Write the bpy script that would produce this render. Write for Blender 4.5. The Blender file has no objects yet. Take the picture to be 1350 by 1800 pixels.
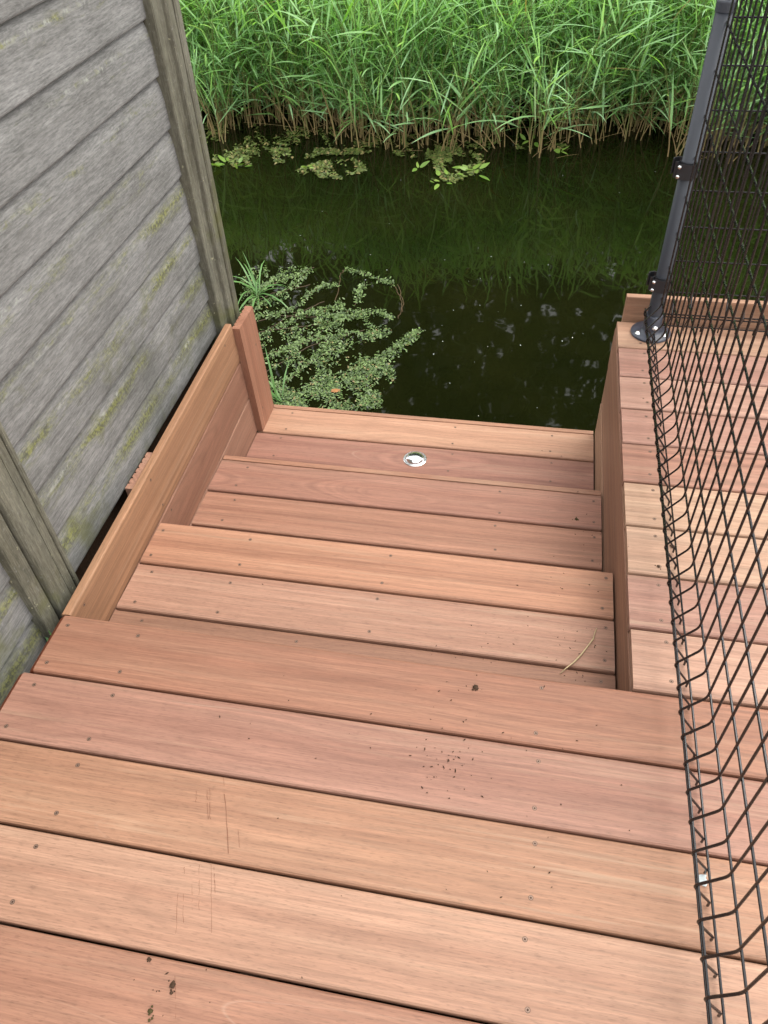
import bpy, bmesh, math, random
import numpy as np
from mathutils import Matrix, Vector

random.seed(7)
RNG = np.random.default_rng(11)
scene = bpy.context.scene
COL = scene.collection

# ------------------------------------------------------------------ camera
CAM = Vector((-0.2657, -0.8784, 1.3160))
PIT, YAW, ROL = 0.785857, 0.227231, -0.058525
FPX = 1362.76                        # focal length in photo pixels (1350 x 1800)
ROT = Matrix.Rotation(YAW, 3, 'Z') @ Matrix.Rotation(PIT, 3, 'X') @ Matrix.Rotation(ROL, 3, 'Z')
cam_data = bpy.data.cameras.new('camera')
cam = bpy.data.objects.new('camera', cam_data)
COL.objects.link(cam)
cam.matrix_world = Matrix.Translation(CAM) @ ROT.to_4x4()
cam_data.sensor_fit = 'HORIZONTAL'
cam_data.sensor_width = 36.0
cam_data.lens = 36.0 * FPX / 1350.0
cam_data.clip_start = 0.02
cam_data.clip_end = 400.0
scene.camera = cam

# ------------------------------------------------------------------ sky, sun, exposure
SUN_EL, SUN_AZ = math.radians(61), math.radians(56)      # azimuth from +Y towards +X
world = bpy.data.worlds.new('World')
scene.world = world
world.use_nodes = True
wt = world.node_tree
wt.nodes.clear()
w_out = wt.nodes.new('ShaderNodeOutputWorld')
w_bg = wt.nodes.new('ShaderNodeBackground')
w_sky = wt.nodes.new('ShaderNodeTexSky')
w_sky.sky_type = 'NISHITA'
w_sky.sun_disc = False
w_sky.sun_elevation = SUN_EL
w_sky.sun_rotation = SUN_AZ
w_mix = wt.nodes.new('ShaderNodeMixRGB')
w_tc = wt.nodes.new('ShaderNodeTexCoord')
w_noise = wt.nodes.new('ShaderNodeTexNoise')
w_noise.inputs['Scale'].default_value = 3.0
w_noise.inputs['Detail'].default_value = 4.0
w_ramp = wt.nodes.new('ShaderNodeValToRGB')
w_ramp.color_ramp.elements[0].position = 0.3
w_ramp.color_ramp.elements[0].color = (8.6, 8.55, 8.5, 1)
w_ramp.color_ramp.elements[1].position = 0.7
w_ramp.color_ramp.elements[1].color = (11.8, 11.6, 11.3, 1)
wt.links.new(w_tc.outputs['Generated'], w_noise.inputs['Vector'])
wt.links.new(w_noise.outputs['Fac'], w_ramp.inputs['Fac'])
w_mix.inputs['Fac'].default_value = 0.80               # a thin bright cloud cover
wt.links.new(w_sky.outputs['Color'], w_mix.inputs['Color1'])
wt.links.new(w_ramp.outputs['Color'], w_mix.inputs['Color2'])
wt.links.new(w_mix.outputs['Color'], w_bg.inputs['Color'])
w_bg.inputs['Strength'].default_value = 0.12
wt.links.new(w_bg.outputs['Background'], w_out.inputs['Surface'])

sun_data = bpy.data.lights.new('sun', 'SUN')
sun_data.energy = 1.5
sun_data.angle = math.radians(40)
sun_data.color = (1.0, 0.95, 0.87)
sun = bpy.data.objects.new('sun', sun_data)
COL.objects.link(sun)
sun_dir = Vector((math.cos(SUN_EL) * math.sin(SUN_AZ), math.cos(SUN_EL) * math.cos(SUN_AZ), math.sin(SUN_EL)))
sun.rotation_euler = sun_dir.to_track_quat('Z', 'Y').to_euler()
sun.location = sun_dir * 30

scene.view_settings.view_transform = 'Standard'
scene.view_settings.look = 'None'
scene.view_settings.gamma = 1.0
scene.view_settings.exposure = 1.38
scene.view_settings.use_curve_mapping = False
scene.render.engine = 'CYCLES'
scene.cycles.use_denoising = True
scene.cycles.use_adaptive_sampling = True
scene.cycles.adaptive_threshold = 0.02
scene.cycles.max_bounces = 6
scene.cycles.diffuse_bounces = 3
scene.cycles.transmission_bounces = 3

# ------------------------------------------------------------------ helpers
def ray(px, py):
    d = ROT @ Vector(((px - 675.0) / FPX, -(py - 900.0) / FPX, -1.0))
    return d
def at_z(px, py, z):
    d = ray(px, py); t = (z - CAM.z) / d.z
    return CAM + d * t
def srgb(r, g, b, k=1.0):
    def f(c):
        c /= 255.0
        return k * (c / 12.92 if c <= 0.04045 else ((c + 0.055) / 1.055) ** 2.4)
    return (f(r), f(g), f(b))

WORLD = {}
def wm(o):
    return WORLD.get(o.name, Matrix.Identity(4))
def put(name, mesh, parent=None, mat=Matrix.Identity(4), color=None):
    o = bpy.data.objects.new(name, mesh)
    COL.objects.link(o)
    WORLD[o.name] = mat.copy()
    if parent is not None:
        o.parent = parent
        o.matrix_parent_inverse = wm(parent).inverted()
    o.matrix_basis = mat
    if color is not None:
        o.color = color
    return o
def tag(o, label=None, cat=None, group=None, kind=None):
    if label: o['label'] = label
    if cat: o['category'] = cat
    if group: o['group'] = group
    if kind: o['kind'] = kind
    return o
def thing(name, label, cat, loc=(0, 0, 0), group=None):
    o = put(name, None, None, Matrix.Translation(Vector(loc)))
    o.empty_display_size = 0.05
    return tag(o, label, cat, group)
def mesh_from(name, verts, faces, mats, smooth=False, midx=None):
    m = bpy.data.meshes.new(name)
    m.from_pydata([tuple(v) for v in verts], [], faces)
    for mt in (mats if isinstance(mats, (list, tuple)) else [mats]):
        m.materials.append(mt)
    if smooth:
        m.polygons.foreach_set('use_smooth', [True] * len(m.polygons))
    if midx is not None:
        m.polygons.foreach_set('material_index', midx)
    m.update()
    return m
def big_mesh(name, V, F, mats, tint=None, smooth=False):
    """V (n,3), F list of equally sized index arrays (m,k) -> mesh built with foreach_set"""
    m = bpy.data.meshes.new(name)
    V = np.asarray(V, dtype=np.float32)
    F = [np.asarray(f, dtype=np.int32) for f in F]
    nl = sum(f.size for f in F); npoly = sum(len(f) for f in F)
    m.vertices.add(len(V)); m.vertices.foreach_set('co', V.ravel())
    m.loops.add(nl); m.loops.foreach_set('vertex_index', np.concatenate([f.ravel() for f in F]))
    m.polygons.add(npoly)
    tot = np.concatenate([np.full(len(f), f.shape[1], dtype=np.int32) for f in F])
    st = np.concatenate([[0], np.cumsum(tot)[:-1]]).astype(np.int32)
    m.polygons.foreach_set('loop_start', st)
    m.polygons.foreach_set('loop_total', tot)
    if smooth:
        m.polygons.foreach_set('use_smooth', np.ones(npoly, dtype=bool))
    for mt in (mats if isinstance(mats, (list, tuple)) else [mats]):
        m.materials.append(mt)
    m.update(calc_edges=True)
    m.validate()
    if tint is not None:
        a = m.attributes.new('tint', 'FLOAT_COLOR', 'POINT')
        a.data.foreach_set('color', np.asarray(tint, dtype=np.float32).ravel())
    return m
def tube(pts, r, sides=6, cap=True):
    """verts, faces of a tube along pts; r a number or list"""
    pts = [Vector(p) for p in pts]
    n = len(pts)
    rr = r if isinstance(r, (list, tuple)) else [r] * n
    V, F = [], []
    ref = Vector((0.31, 0.17, 0.93))
    prev = None
    for i, p in enumerate(pts):
        t = (pts[min(i + 1, n - 1)] - pts[max(i - 1, 0)]).normalized()
        if prev is None:
            a = t.cross(ref)
            if a.length < 1e-3: a = t.cross(Vector((1, 0, 0)))
        else:
            a = prev - t * prev.dot(t)
        a.normalize(); prev = a
        b = t.cross(a)
        for k in range(sides):
            an = 2 * math.pi * k / sides
            V.append(p + (a * math.cos(an) + b * math.sin(an)) * rr[i])
    for i in range(n - 1):
        for k in range(sides):
            k2 = (k + 1) % sides
            F.append((i * sides + k, i * sides + k2, (i + 1) * sides + k2, (i + 1) * sides + k))
    if cap:
        F.append(tuple(range(sides))[::-1])
        F.append(tuple((n - 1) * sides + k for k in range(sides)))
    return V, F
def lathe(prof, seg=24, closed_top=True):
    V, F = [], []
    for r, z in prof:
        for k in range(seg):
            an = 2 * math.pi * k / seg
            V.append((r * math.cos(an), r * math.sin(an), z))
    for i in range(len(prof) - 1):
        for k in range(seg):
            k2 = (k + 1) % seg
            F.append((i * seg + k, i * seg + k2, (i + 1) * seg + k2, (i + 1) * seg + k))
    if closed_top:
        F.append(tuple((len(prof) - 1) * seg + k for k in range(seg)))
    return V, F
def round_poly(pts, r, n=4):
    out = []
    m = len(pts)
    for i in range(m):
        p0, p1, p2 = Vector(pts[i - 1]), Vector(pts[i]), Vector(pts[(i + 1) % m])
        a = (p0 - p1); b = (p2 - p1)
        rr = min(r, a.length * .45, b.length * .45)
        A = p1 + a.normalized() * rr; B = p1 + b.normalized() * rr
        for k in range(n + 1):
            t = k / n
            out.append(A * (1 - t) ** 2 + p1 * 2 * t * (1 - t) + B * t * t)
    return out
def axes(loc, ex, ey, ez):
    M = Matrix.Identity(4)
    for i, e in enumerate((ex, ey, ez)):
        e = Vector(e).normalized()
        for j in range(3): M[j][i] = e[j]
    M.translation = Vector(loc)
    return M

# ------------------------------------------------------------------ node helpers
class NT:
    def __init__(self, name):
        self.mat = bpy.data.materials.new(name)
        self.mat.use_nodes = True
        self.t = self.mat.node_tree
        self.t.nodes.clear()
        self.out = self.n('ShaderNodeOutputMaterial')
    def n(self, ty, **kw):
        nd = self.t.nodes.new(ty)
        for k, v in kw.items(): setattr(nd, k, v)
        return nd
    def link(self, a, b):
        self.t.links.new(a, b)
    def setin(self, nd, key, v):
        s = nd.inputs[key]
        if hasattr(v, 'links') or isinstance(v, bpy.types.NodeSocket):
            self.link(v, s)
        else:
            s.default_value = v
    def math(self, op, a, b=0.0, c=None, clamp=False):
        nd = self.n('ShaderNodeMath', operation=op, use_clamp=clamp)
        self.setin(nd, 0, a); self.setin(nd, 1, b)
        if c is not None: self.setin(nd, 2, c)
        return nd.outputs[0]
    def vec(self, x, y, z):
        nd = self.n('ShaderNodeCombineXYZ')
        self.setin(nd, 0, x); self.setin(nd, 1, y); self.setin(nd, 2, z)
        return nd.outputs[0]
    def noise(self, v, scale=1.0, detail=2.0, rough=0.5, dist=0.0, dim='3D', w=None):
        nd = self.n('ShaderNodeTexNoise', noise_dimensions=dim)
        if dim != '1D' and v is not None: self.setin(nd, 'Vector', v)
        if w is not None: self.setin(nd, 'W', w)
        self.setin(nd, 'Scale', scale); self.setin(nd, 'Detail', detail)
        self.setin(nd, 'Roughness', rough); self.setin(nd, 'Distortion', dist)
        return nd.outputs['Fac']
    def ramp(self, f, lo, hi, a=0.0, b=1.0, interp='LINEAR'):
        nd = self.n('ShaderNodeMapRange', interpolation_type=interp)
        nd.clamp = True
        self.setin(nd, 'Value', f)
        nd.inputs['From Min'].default_value = lo; nd.inputs['From Max'].default_value = hi
        nd.inputs['To Min'].default_value = a; nd.inputs['To Max'].default_value = b
        return nd.outputs['Result']
    def mix(self, f, a, b, mode='MIX'):
        nd = self.n('ShaderNodeMixRGB', blend_type=mode)
        self.setin(nd, 'Fac', f)
        self.setin(nd, 'Color1', a if not isinstance(a, tuple) or len(a) == 4 else a + (1,))
        self.setin(nd, 'Color2', b if not isinstance(b, tuple) or len(b) == 4 else b + (1,))
        return nd.outputs['Color']
    def bump(self, h, strength=0.3, dist=0.001):
        nd = self.n('ShaderNodeBump')
        self.setin(nd, 'Height', h)
        nd.inputs['Strength'].default_value = strength
        nd.inputs['Distance'].default_value = dist
        return nd.outputs['Normal']
    def principled(self, color, rough=0.5, spec=0.5, metal=0.0, normal=None, ior=None):
        nd = self.n('ShaderNodeBsdfPrincipled')
        self.setin(nd, 'Base Color', color if not isinstance(color, tuple) or len(color) == 4 else color + (1,))
        self.setin(nd, 'Roughness', rough)
        nd.inputs['Specular IOR Level'].default_value = spec
        nd.inputs['Metallic'].default_value = metal
        if ior: nd.inputs['IOR'].default_value = ior
        if normal is not None: self.link(normal, nd.inputs['Normal'])
        return nd.outputs[0]
    def done(self, shader):
        self.link(shader, self.out.inputs['Surface'])
        return self.mat

WK = 0.415     # wood albedo against its look in the picture
def make_wood(name, ring_amp=0.30, streak=0.28, pore=0.20, sfreq=16.0, cream=0.22):
    """hardwood: colour per board from the object colour, alpha = amount of pale mineral lines"""
    N = NT(name)
    tc = N.n('ShaderNodeTexCoord')
    oi = N.n('ShaderNodeObjectInfo')
    sp = N.n('ShaderNodeSeparateXYZ'); N.link(tc.outputs['Object'], sp.inputs[0])
    x, y, z = sp.outputs
    rnd = N.math('MULTIPLY', oi.outputs['Random'], 57.0)
    rnd2 = N.math('FRACT', N.math('MULTIPLY', oi.outputs['Random'], 137.7))
    # growth rings cut by the board's face
    wob = N.noise(N.vec(N.math('MULTIPLY', x, 1.1), N.math('MULTIPLY', y, 2.0), rnd), 1.0, 2.0)
    yy = N.math('ADD', N.math('SUBTRACT', y, N.math('MULTIPLY', N.math('SUBTRACT', rnd2, 0.5), 0.16)),
                N.math('MULTIPLY', N.math('SUBTRACT', wob, 0.5), 0.09))
    wob2 = N.noise(N.vec(N.math('MULTIPLY', x, 1.5), 3.3, N.math('ADD', rnd, 9.0)), 1.0, 1.0)
    zz = N.math('ADD', N.math('MULTIPLY', wob2, 0.13), N.math('ADD', z, -0.005))
    rr = N.math('SQRT', N.math('ADD', N.math('MULTIPLY', yy, yy), N.math('MULTIPLY', zz, zz)))
    ring = N.noise(None, 95.0, 3.0, 0.6, 0.0, '1D', N.math('ADD', rr, N.math('MULTIPLY', rnd, 3.1)))
    # long streaks and fibres
    sv = N.vec(N.math('MULTIPLY', x, 0.30), N.math('MULTIPLY', y, sfreq), N.math('ADD', rnd, z))
    st1 = N.noise(sv, 1.0, 3.0, 0.55, 0.15)
    fv = N.vec(N.math('ADD', N.math('MULTIPLY', x, 11.0), rnd), N.math('MULTIPLY', y, 380.0), N.math('MULTIPLY', z, 380.0))
    fib = N.noise(fv, 1.0, 3.0, 0.7)
    mid = N.noise(N.vec(N.math('ADD', N.math('MULTIPLY', x, 2.6), rnd), N.math('MULTIPLY', y, 150.0), N.math('MULTIPLY', z, 150.0)), 1.0, 3.0, 0.6, 0.35)
    pv = N.vec(N.math('ADD', N.math('MULTIPLY', x, 55.0), rnd), N.math('MULTIPLY', y, 420.0), N.math('MULTIPLY', z, 420.0))
    por = N.ramp(N.noise(pv, 1.0, 2.0, 0.6), 0.54, 0.70)
    blot = N.noise(N.vec(N.math('MULTIPLY', x, 3.0), N.math('MULTIPLY', y, 6.0), rnd), 1.0, 3.0, 0.6)
    k = N.math('ADD', 1.0, N.math('MULTIPLY', N.math('SUBTRACT', N.ramp(ring, .28, .72), 0.5), ring_amp))
    k = N.math('MULTIPLY', k, N.math('ADD', 1.0, N.math('MULTIPLY', N.math('SUBTRACT', N.ramp(st1, .32, .68), 0.5), streak)))
    k = N.math('MULTIPLY', k, N.math('ADD', 1.0, N.math('MULTIPLY', N.math('SUBTRACT', N.ramp(fib, .34, .66), 0.5), 0.30)))
    k = N.math('MULTIPLY', k, N.math('ADD', 0.92, N.math('MULTIPLY', blot, 0.16)))
    k = N.math('MULTIPLY', k, N.math('SUBTRACT', 1.0, N.math('MULTIPLY', por, pore)))
    k = N.math('MULTIPLY', k, N.math('ADD', 1.0, N.math('MULTIPLY', N.math('SUBTRACT', N.ramp(mid, .36, .64), 0.5), 0.19)))
    base = oi.outputs['Color']
    # hue drift: yellower lights, redder darks
    warm = N.mix(N.ramp(st1, .3, .7), (1.02, 0.955, 0.93), (0.995, 1.03, 1.03))
    col = N.mix(1.0, base, warm, 'MULTIPLY')
    kk = N.vec(k, k, k)
    col = N.mix(1.0, col, kk, 'MULTIPLY')
    crm = N.noise(N.vec(N.math('ADD', N.math('MULTIPLY', x, 1.7), rnd), N.math('MULTIPLY', y, 62.0), N.math('ADD', rnd, 2.0)), 1.0, 4.0, 0.7, 0.3)
    crz = N.noise(N.vec(N.math('MULTIPLY', x, 1.3), N.math('MULTIPLY', y, 9.0), N.math('ADD', rnd, 7.0)), 1.0, 1.0)
    col = N.mix(N.math('MULTIPLY', N.ramp(crm, .52, .66, 0.0, cream), N.ramp(crz, .40, .60)), col, srgb(240, 208, 174, WK))
    # pale mineral lines following the rings
    ln = N.noise(N.vec(N.math('MULTIPLY', x, 0.35), N.math('MULTIPLY', rr, 24.0), N.math('ADD', rnd, 4.0)), 1.0, 0.0)
    ln = N.math('ABSOLUTE', N.math('SUBTRACT', ln, 0.52))
    lm = N.math('MULTIPLY', N.ramp(ln, 0.0, 0.0055, 1.0, 0.0), N.ramp(N.noise(N.vec(N.math('MULTIPLY', x, 2.0), y, rnd), 1.0, 2.0), .45, .6))
    lm = N.math('MULTIPLY', lm, N.math('MULTIPLY', oi.outputs['Alpha'], 0.85))
    col = N.mix(lm, col, srgb(238, 205, 180, WK))
    # scuffs and a little grime
    tv = N.noise(tc.outputs['Object'], 9.0, 5.0, 0.65)
    col = N.mix(N.ramp(tv, .66, .82, 0.0, 0.12), col, (0.10, 0.075, 0.06))
    h = N.math('ADD', N.math('MULTIPLY', fib, 0.7), N.math('SUBTRACT', N.math('MULTIPLY', ring, 0.4), N.math('MULTIPLY', por, 0.5)))
    rough = N.ramp(fib, .3, .7, 0.52, 0.68)
    return N.done(N.principled(col, rough, 0.32, 0.0, N.bump(h, 0.35, 0.0007)))

def make_plain(name, color, rough=0.5, spec=0.5, metal=0.0, var=0.15, scale=40.0, bumps=0.0):
    N = NT(name)
    tc = N.n('ShaderNodeTexCoord')
    nz = N.noise(tc.outputs['Object'], scale, 4.0, 0.6)
    k = N.ramp(nz, .25, .75, 1 - var, 1 + var)
    col = N.mix(1.0, color, N.vec(k, k, k), 'MULTIPLY')
    nor = N.bump(nz, bumps, 0.001) if bumps else None
    r = N.ramp(nz, .3, .7, max(rough - .06, 0.02), min(rough + .06, 1))
    return N.done(N.principled(col, r, spec, metal, nor))

def make_weathered(name, post=False):
    N = NT(name)
    tc = N.n('ShaderNodeTexCoord'); oi = N.n('ShaderNodeObjectInfo')
    geo = N.n('ShaderNodeNewGeometry')
    sp = N.n('ShaderNodeSeparateXYZ'); N.link(tc.outputs['Object'], sp.inputs[0])
    x, y, z = sp.outputs
    rnd = N.math('MULTIPLY', oi.outputs['Random'], 31.0)
    fib = N.noise(N.vec(N.math('ADD', N.math('MULTIPLY', x, 34.0), rnd), N.math('MULTIPLY', y, 260.0), N.math('MULTIPLY', z, 260.0)), 1.0, 3.0, 0.75)
    fib2 = N.noise(N.vec(N.math('ADD', N.math('MULTIPLY', x, 4.0), rnd), N.math('MULTIPLY', y, 85.0), N.math('MULTIPLY', z, 85.0)), 1.0, 4.0, 0.7)
    blot = N.noise(N.vec(N.math('MULTIPLY', x, 3.2), N.math('MULTIPLY', y, 9.0), rnd), 1.0, 5.0, 0.62)
    blot2 = N.noise(tc.outputs['Object'], 16.0, 5.0, 0.7)
    speck = N.noise(tc.outputs['Object'], 120.0, 3.0, 0.6)
    if post:
        base = N.mix(N.ramp(blot, .3, .7), srgb(120, 116, 98, .44), srgb(162, 158, 140, .44))
    else:
        base = N.mix(N.ramp(blot, .25, .75), srgb(142, 140, 136, .44), srgb(180, 179, 176, .44))
    k = N.math('MULTIPLY', N.ramp(fib, .35, .65, .72, 1.26), N.ramp(fib2, .32, .68, .80, 1.18))
    col = N.mix(1.0, base, N.vec(k, k, k), 'MULTIPLY')
    col = N.mix(N.ramp(speck, .60, .74, 0, .35), col, srgb(205, 205, 200, .43))
    col = N.mix(N.ramp(blot2, .62, .76, 0, .35), col, srgb(70, 66, 62, .43))
    # algae, more of it low down and near the ends of the boards
    wz = N.n('ShaderNodeSeparateXYZ'); N.link(geo.outputs['Position'], wz.inputs[0])
    low = N.ramp(wz.outputs[2], 0.75, -0.1, 0.0, 0.20)
    al = N.math('ADD', N.noise(geo.outputs['Position'], 5.5, 5.0, 0.66), low)
    if post:
        al = N.math('ADD', al, 0.05)
    am = N.ramp(al, .70, .84, 0.0, 0.6)
    col = N.mix(am, col, srgb(126, 128, 62, .40))
    if not post:
        band = N.ramp(N.math('ABSOLUTE', N.math('SUBTRACT', y, 0.082)), 0.004, 0.034, 1.0, 0.0)
        ag = N.math('ADD', N.noise(N.vec(N.math('ADD', N.math('MULTIPLY', x, 3.4), rnd), N.math('MULTIPLY', y, 16.0), rnd), 1.0, 6.0, 0.72), N.math('MULTIPLY', low, 0.9))
        agm = N.math('MULTIPLY', N.ramp(ag, .56, .70, 0.0, 0.7), band)
        col = N.mix(agm, col, N.mix(N.ramp(speck, .42, .58), srgb(92, 94, 50, .44), srgb(158, 160, 66, .48)))
    dm = N.ramp(N.math('ADD', N.noise(geo.outputs['Position'], 3.2, 6.0, 0.7), low), .62, .86, 0.0, 0.55)
    col = N.mix(dm, col, srgb(84, 88, 78, .40))
    if not post:
        # crusty lichen along the step in the board's profile (local y = up the board)
        ed = N.math('ABSOLUTE', N.math('SUBTRACT', y, N.math('ADD', 0.087, N.math('MULTIPLY', N.noise(N.vec(N.math('MULTIPLY', x, 14.0), rnd, 0.0), 1.0, 3.0), 0.010))))
        lic = N.math('MULTIPLY', N.ramp(ed, 0.001, 0.0075, 1.0, 0.0), N.ramp(N.noise(tc.outputs['Object'], 70.0, 5.0, 0.75), .47, .56))
        lic = N.math('MULTIPLY', lic, N.ramp(N.noise(N.vec(N.math('MULTIPLY', x, 3.0), rnd, 1.0), 1.0, 3.0), .44, .66, 0.0, .75))
        col = N.mix(lic, col, N.mix(N.ramp(N.noise(tc.outputs['Object'], 22.0, 2.0), .45, .6), srgb(205, 208, 195, .5), srgb(150, 150, 84, .5)))
    else:
        lc = N.math('MULTIPLY', N.ramp(N.noise(tc.outputs['Object'], 46.0, 3.0, 0.6), .67, .72), 0.8)
        col = N.mix(lc, col, srgb(205, 200, 165, .5))
    h = N.math('ADD', N.math('MULTIPLY', fib, 0.8), N.math('MULTIPLY', fib2, 0.6))
    return N.done(N.principled(col, 0.85, 0.2, 0.0, N.bump(h, 0.6, 0.0012)))

def make_leaf(name, dark, light, trans=0.35, rough=0.42, use_tint=True, spec=0.4):
    N = NT(name)
    if use_tint:
        at = N.n('ShaderNodeAttribute'); at.attribute_name = 'tint'
        sc_ = N.n('ShaderNodeSeparateColor'); N.link(at.outputs['Color'], sc_.inputs[0])
        f, br = sc_.outputs[0], sc_.outputs[1]
        col = N.mix(f, dark, light)
        col = N.mix(br, col, srgb(190, 162, 112, .52))
    else:
        oi = N.n('ShaderNodeObjectInfo')
        col = N.mix(oi.outputs['Random'], dark, light)
    p = N.principled(col, rough, spec)
    tr = N.n('ShaderNodeBsdfTranslucent')
    tcol = N.mix(1.0, col, (1.25, 1.35, 0.55), 'MULTIPLY')
    N.link(tcol, tr.inputs['Color'])
    mx = N.n('ShaderNodeMixShader'); mx.inputs[0].default_value = trans
    N.link(p, mx.inputs[1]); N.link(tr.outputs[0], mx.inputs[2])
    return N.done(mx.outputs[0])

def make_water():
    N = NT('pond_water')
    geo = N.n('ShaderNodeNewGeometry')
    p = geo.outputs['Position']
    n1 = N.noise(p, 5.0, 2.0, 0.5, 0.3)
    n2 = N.noise(p, 1.3, 2.0, 0.5)
    h = N.math('ADD', N.math('MULTIPLY', n1, 0.35), n2)
    mud = N.noise(p, 1.4, 4.0, 0.6)
    col = N.mix(N.ramp(mud, .35, .7), (0.0032, 0.0044, 0.0010), (0.0066, 0.0075, 0.0018))
    return N.done(N.principled(col, 0.028, 0.26, 0.0, N.bump(h, 0.13, 0.02), 1.333))

def make_ground():
    N = NT('earth')
    geo = N.n('ShaderNodeNewGeometry')
    a = N.noise(geo.outputs['Position'], 3.0, 6.0, 0.65)
    b = N.noise(geo.outputs['Position'], 30.0, 4.0, 0.7)
    col = N.mix(N.ramp(a, .35, .65), (0.022, 0.017, 0.011), (0.035, 0.045, 0.016))
    k = N.ramp(b, .25, .75, .6, 1.4)
    col = N.mix(1.0, col, N.vec(k, k, k), 'MULTIPLY')
    return N.done(N.principled(col, 0.9, 0.2, 0.0, N.bump(b, 0.6, 0.02)))

M_WOOD = make_wood('hardwood_board', 0.26, 0.26, 0.20)
M_STRIPE = make_wood('hardwood_board_striped', 0.12, 0.42, 0.18, 60.0, 0.22)
M_CATH = make_wood('hardwood_board_flame_grain', 0.42, 0.14, 0.16, 20.0, 0.12)
M_PORE = make_wood('hardwood_board_open_pored', 0.16, 0.24, 0.24, 26.0, 0.42)
M_SEAL = make_plain('end_sealed_wood', srgb(150, 78, 48, WK), 0.6, 0.3, 0, 0.2, 60)
M_JOIST = make_plain('joist_wood', (0.10, 0.06, 0.04), 0.8, 0.2, 0, 0.3, 20)
M_GREY = make_weathered('weathered_board')
M_GPOST = make_weathered('weathered_post', True)
M_WIRE = make_plain('black_powder_coat', (0.0075, 0.0065, 0.0065), 0.24, 0.55, 0, 0.12, 200, 0.05)
M_POST = make_plain('grey_powder_coat', (0.030, 0.034, 0.042), 0.5, 0.4, 0, 0.06, 180, 0.03)
M_BLACK = make_plain('black_plastic', (0.014, 0.0145, 0.017), 0.42, 0.5, 0, 0.15, 90, 0.04)
M_FLANGE = make_plain('dark_blue_grey_metal', (0.030, 0.034, 0.047), 0.36, 0.5, 0, 0.2, 50, 0.05)
M_STEEL = make_plain('stainless_steel', (0.72, 0.72, 0.71), 0.22, 0.5, 1.0, 0.06, 60)
M_CHROME = make_plain('polished_steel', (0.80, 0.81, 0.83), 0.05, 0.5, 1.0, 0.03, 60)
M_SCREW = make_plain('screw_steel', (0.17, 0.11, 0.08), 0.45, 0.5, 0.5, 0.3, 300)
M_RIM_SHADE = make_plain('screw_rim_shade', (0.048, 0.026, 0.017), 0.8, 0.2)  # splintered rim, with the shade of the screw hole painted in
M_STRAW = make_plain('dry_straw', srgb(228, 204, 160, .52), 0.7, 0.2, 0, 0.25, 90)
M_DIRT = make_plain('dark_soil', (0.045, 0.027, 0.017), 0.95, 0.1, 0, 0.4, 150, 0.3)
M_MOSSDIRT = make_plain('mossy_soil', (0.050, 0.040, 0.017), 0.95, 0.1, 0, 0.4, 150, 0.3)
M_PAPER = make_plain('white_chip', srgb(225, 235, 235, .55), 0.6, 0.3, 0, 0.06, 80)
M_REED = make_leaf('reed_leaf', (0.185, 0.380, 0.080), (0.370, 0.580, 0.330), 0.42, 0.45)
M_STEM = make_leaf('reed_stem', (0.080, 0.130, 0.030), (0.150, 0.190, 0.050), 0.05, 0.5)
M_WEED = make_leaf('floating_weed_leaf', srgb(52, 84, 30, .38), srgb(158, 190, 112, .44), 0.15, 0.45)
M_WEED2 = make_leaf('duckweed_leaf', srgb(74, 92, 38, .40), srgb(146, 166, 84, .44), 0.12, 0.5)
M_BRIGHT = make_leaf('bright_water_leaf', (0.09, 0.18, 0.025), (0.20, 0.30, 0.06), 0.25, 0.4, False)
M_SEDGE = make_leaf('sedge_blade', (0.045, 0.13, 0.025), (0.13, 0.25, 0.08), 0.25, 0.4)
M_BROWNSTEM = make_plain('brown_water_stem', (0.055, 0.034, 0.015), 0.6, 0.3, 0, 0.3, 40)
M_TREE = make_leaf('tree_leaf', (0.016, 0.036, 0.008), (0.036, 0.070, 0.016), 0.25, 0.5)
M_BARK = make_plain('tree_bark', (0.075, 0.060, 0.045), 0.9, 0.2, 0, 0.4, 8, 0.6)
M_DEADLEAF = make_plain('dead_leaf', srgb(176, 120, 72, .6), 0.6, 0.3, 0, 0.3, 60)
M_WATER = make_water()
M_EARTH = make_ground()

# ------------------------------------------------------------------ ground and water
ZW = -0.68
def ground_h(x, y):
    if y < -0.75: h = -0.14
    elif y < -0.05: h = -0.14 - (y + 0.75) / 0.70 * 0.46
    elif y < 1.15: h = -0.60 - (y + .05) * .02
    elif y < 1.5: h = -0.624 - (y - 1.15) / 0.35 * 0.486
    elif y < 4.2: h = -1.11
    elif y < 5.6: h = -1.11 + (y - 4.2) / 1.4 * 0.50
    elif y < 9.0: h = -0.61 + (y - 5.6) / 3.4 * 0.45
    else: h = -0.16
    return h + 0.03 * math.sin(x * 1.7 + y) * (1 if y > 4.5 else 0.3)
gx = [-150, -60, -25, -14] + [-9 + i * 0.6 for i in range(31)] + [14, 25, 60, 150]
gy = [-150, -60, -20, -8, -3, -1.5, -0.75, -0.4, -0.05, 0.6, 1.15, 1.3, 1.5, 2.5, 4.2] + [4.5 + 0.35 * i for i in range(16)] + [11, 14, 20, 30, 60, 150]
gv = [(x, y, ground_h(x, y)) for y in gy for x in gx]
gf = [(j * len(gx) + i, j * len(gx) + i + 1, (j + 1) * len(gx) + i + 1, (j + 1) * len(gx) + i) for j in range(len(gy) - 1) for i in range(len(gx) - 1)]
tag(put('ground', mesh_from('ground', gv, gf, M_EARTH, True)), kind='structure')
tag(put('water', mesh_from('water', [(-60, 0.9, ZW), (60, 0.9, ZW), (60, 6.2, ZW), (-60, 6.2, ZW)], [(0, 1, 2, 3)], M_WATER)), kind='structure')

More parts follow.
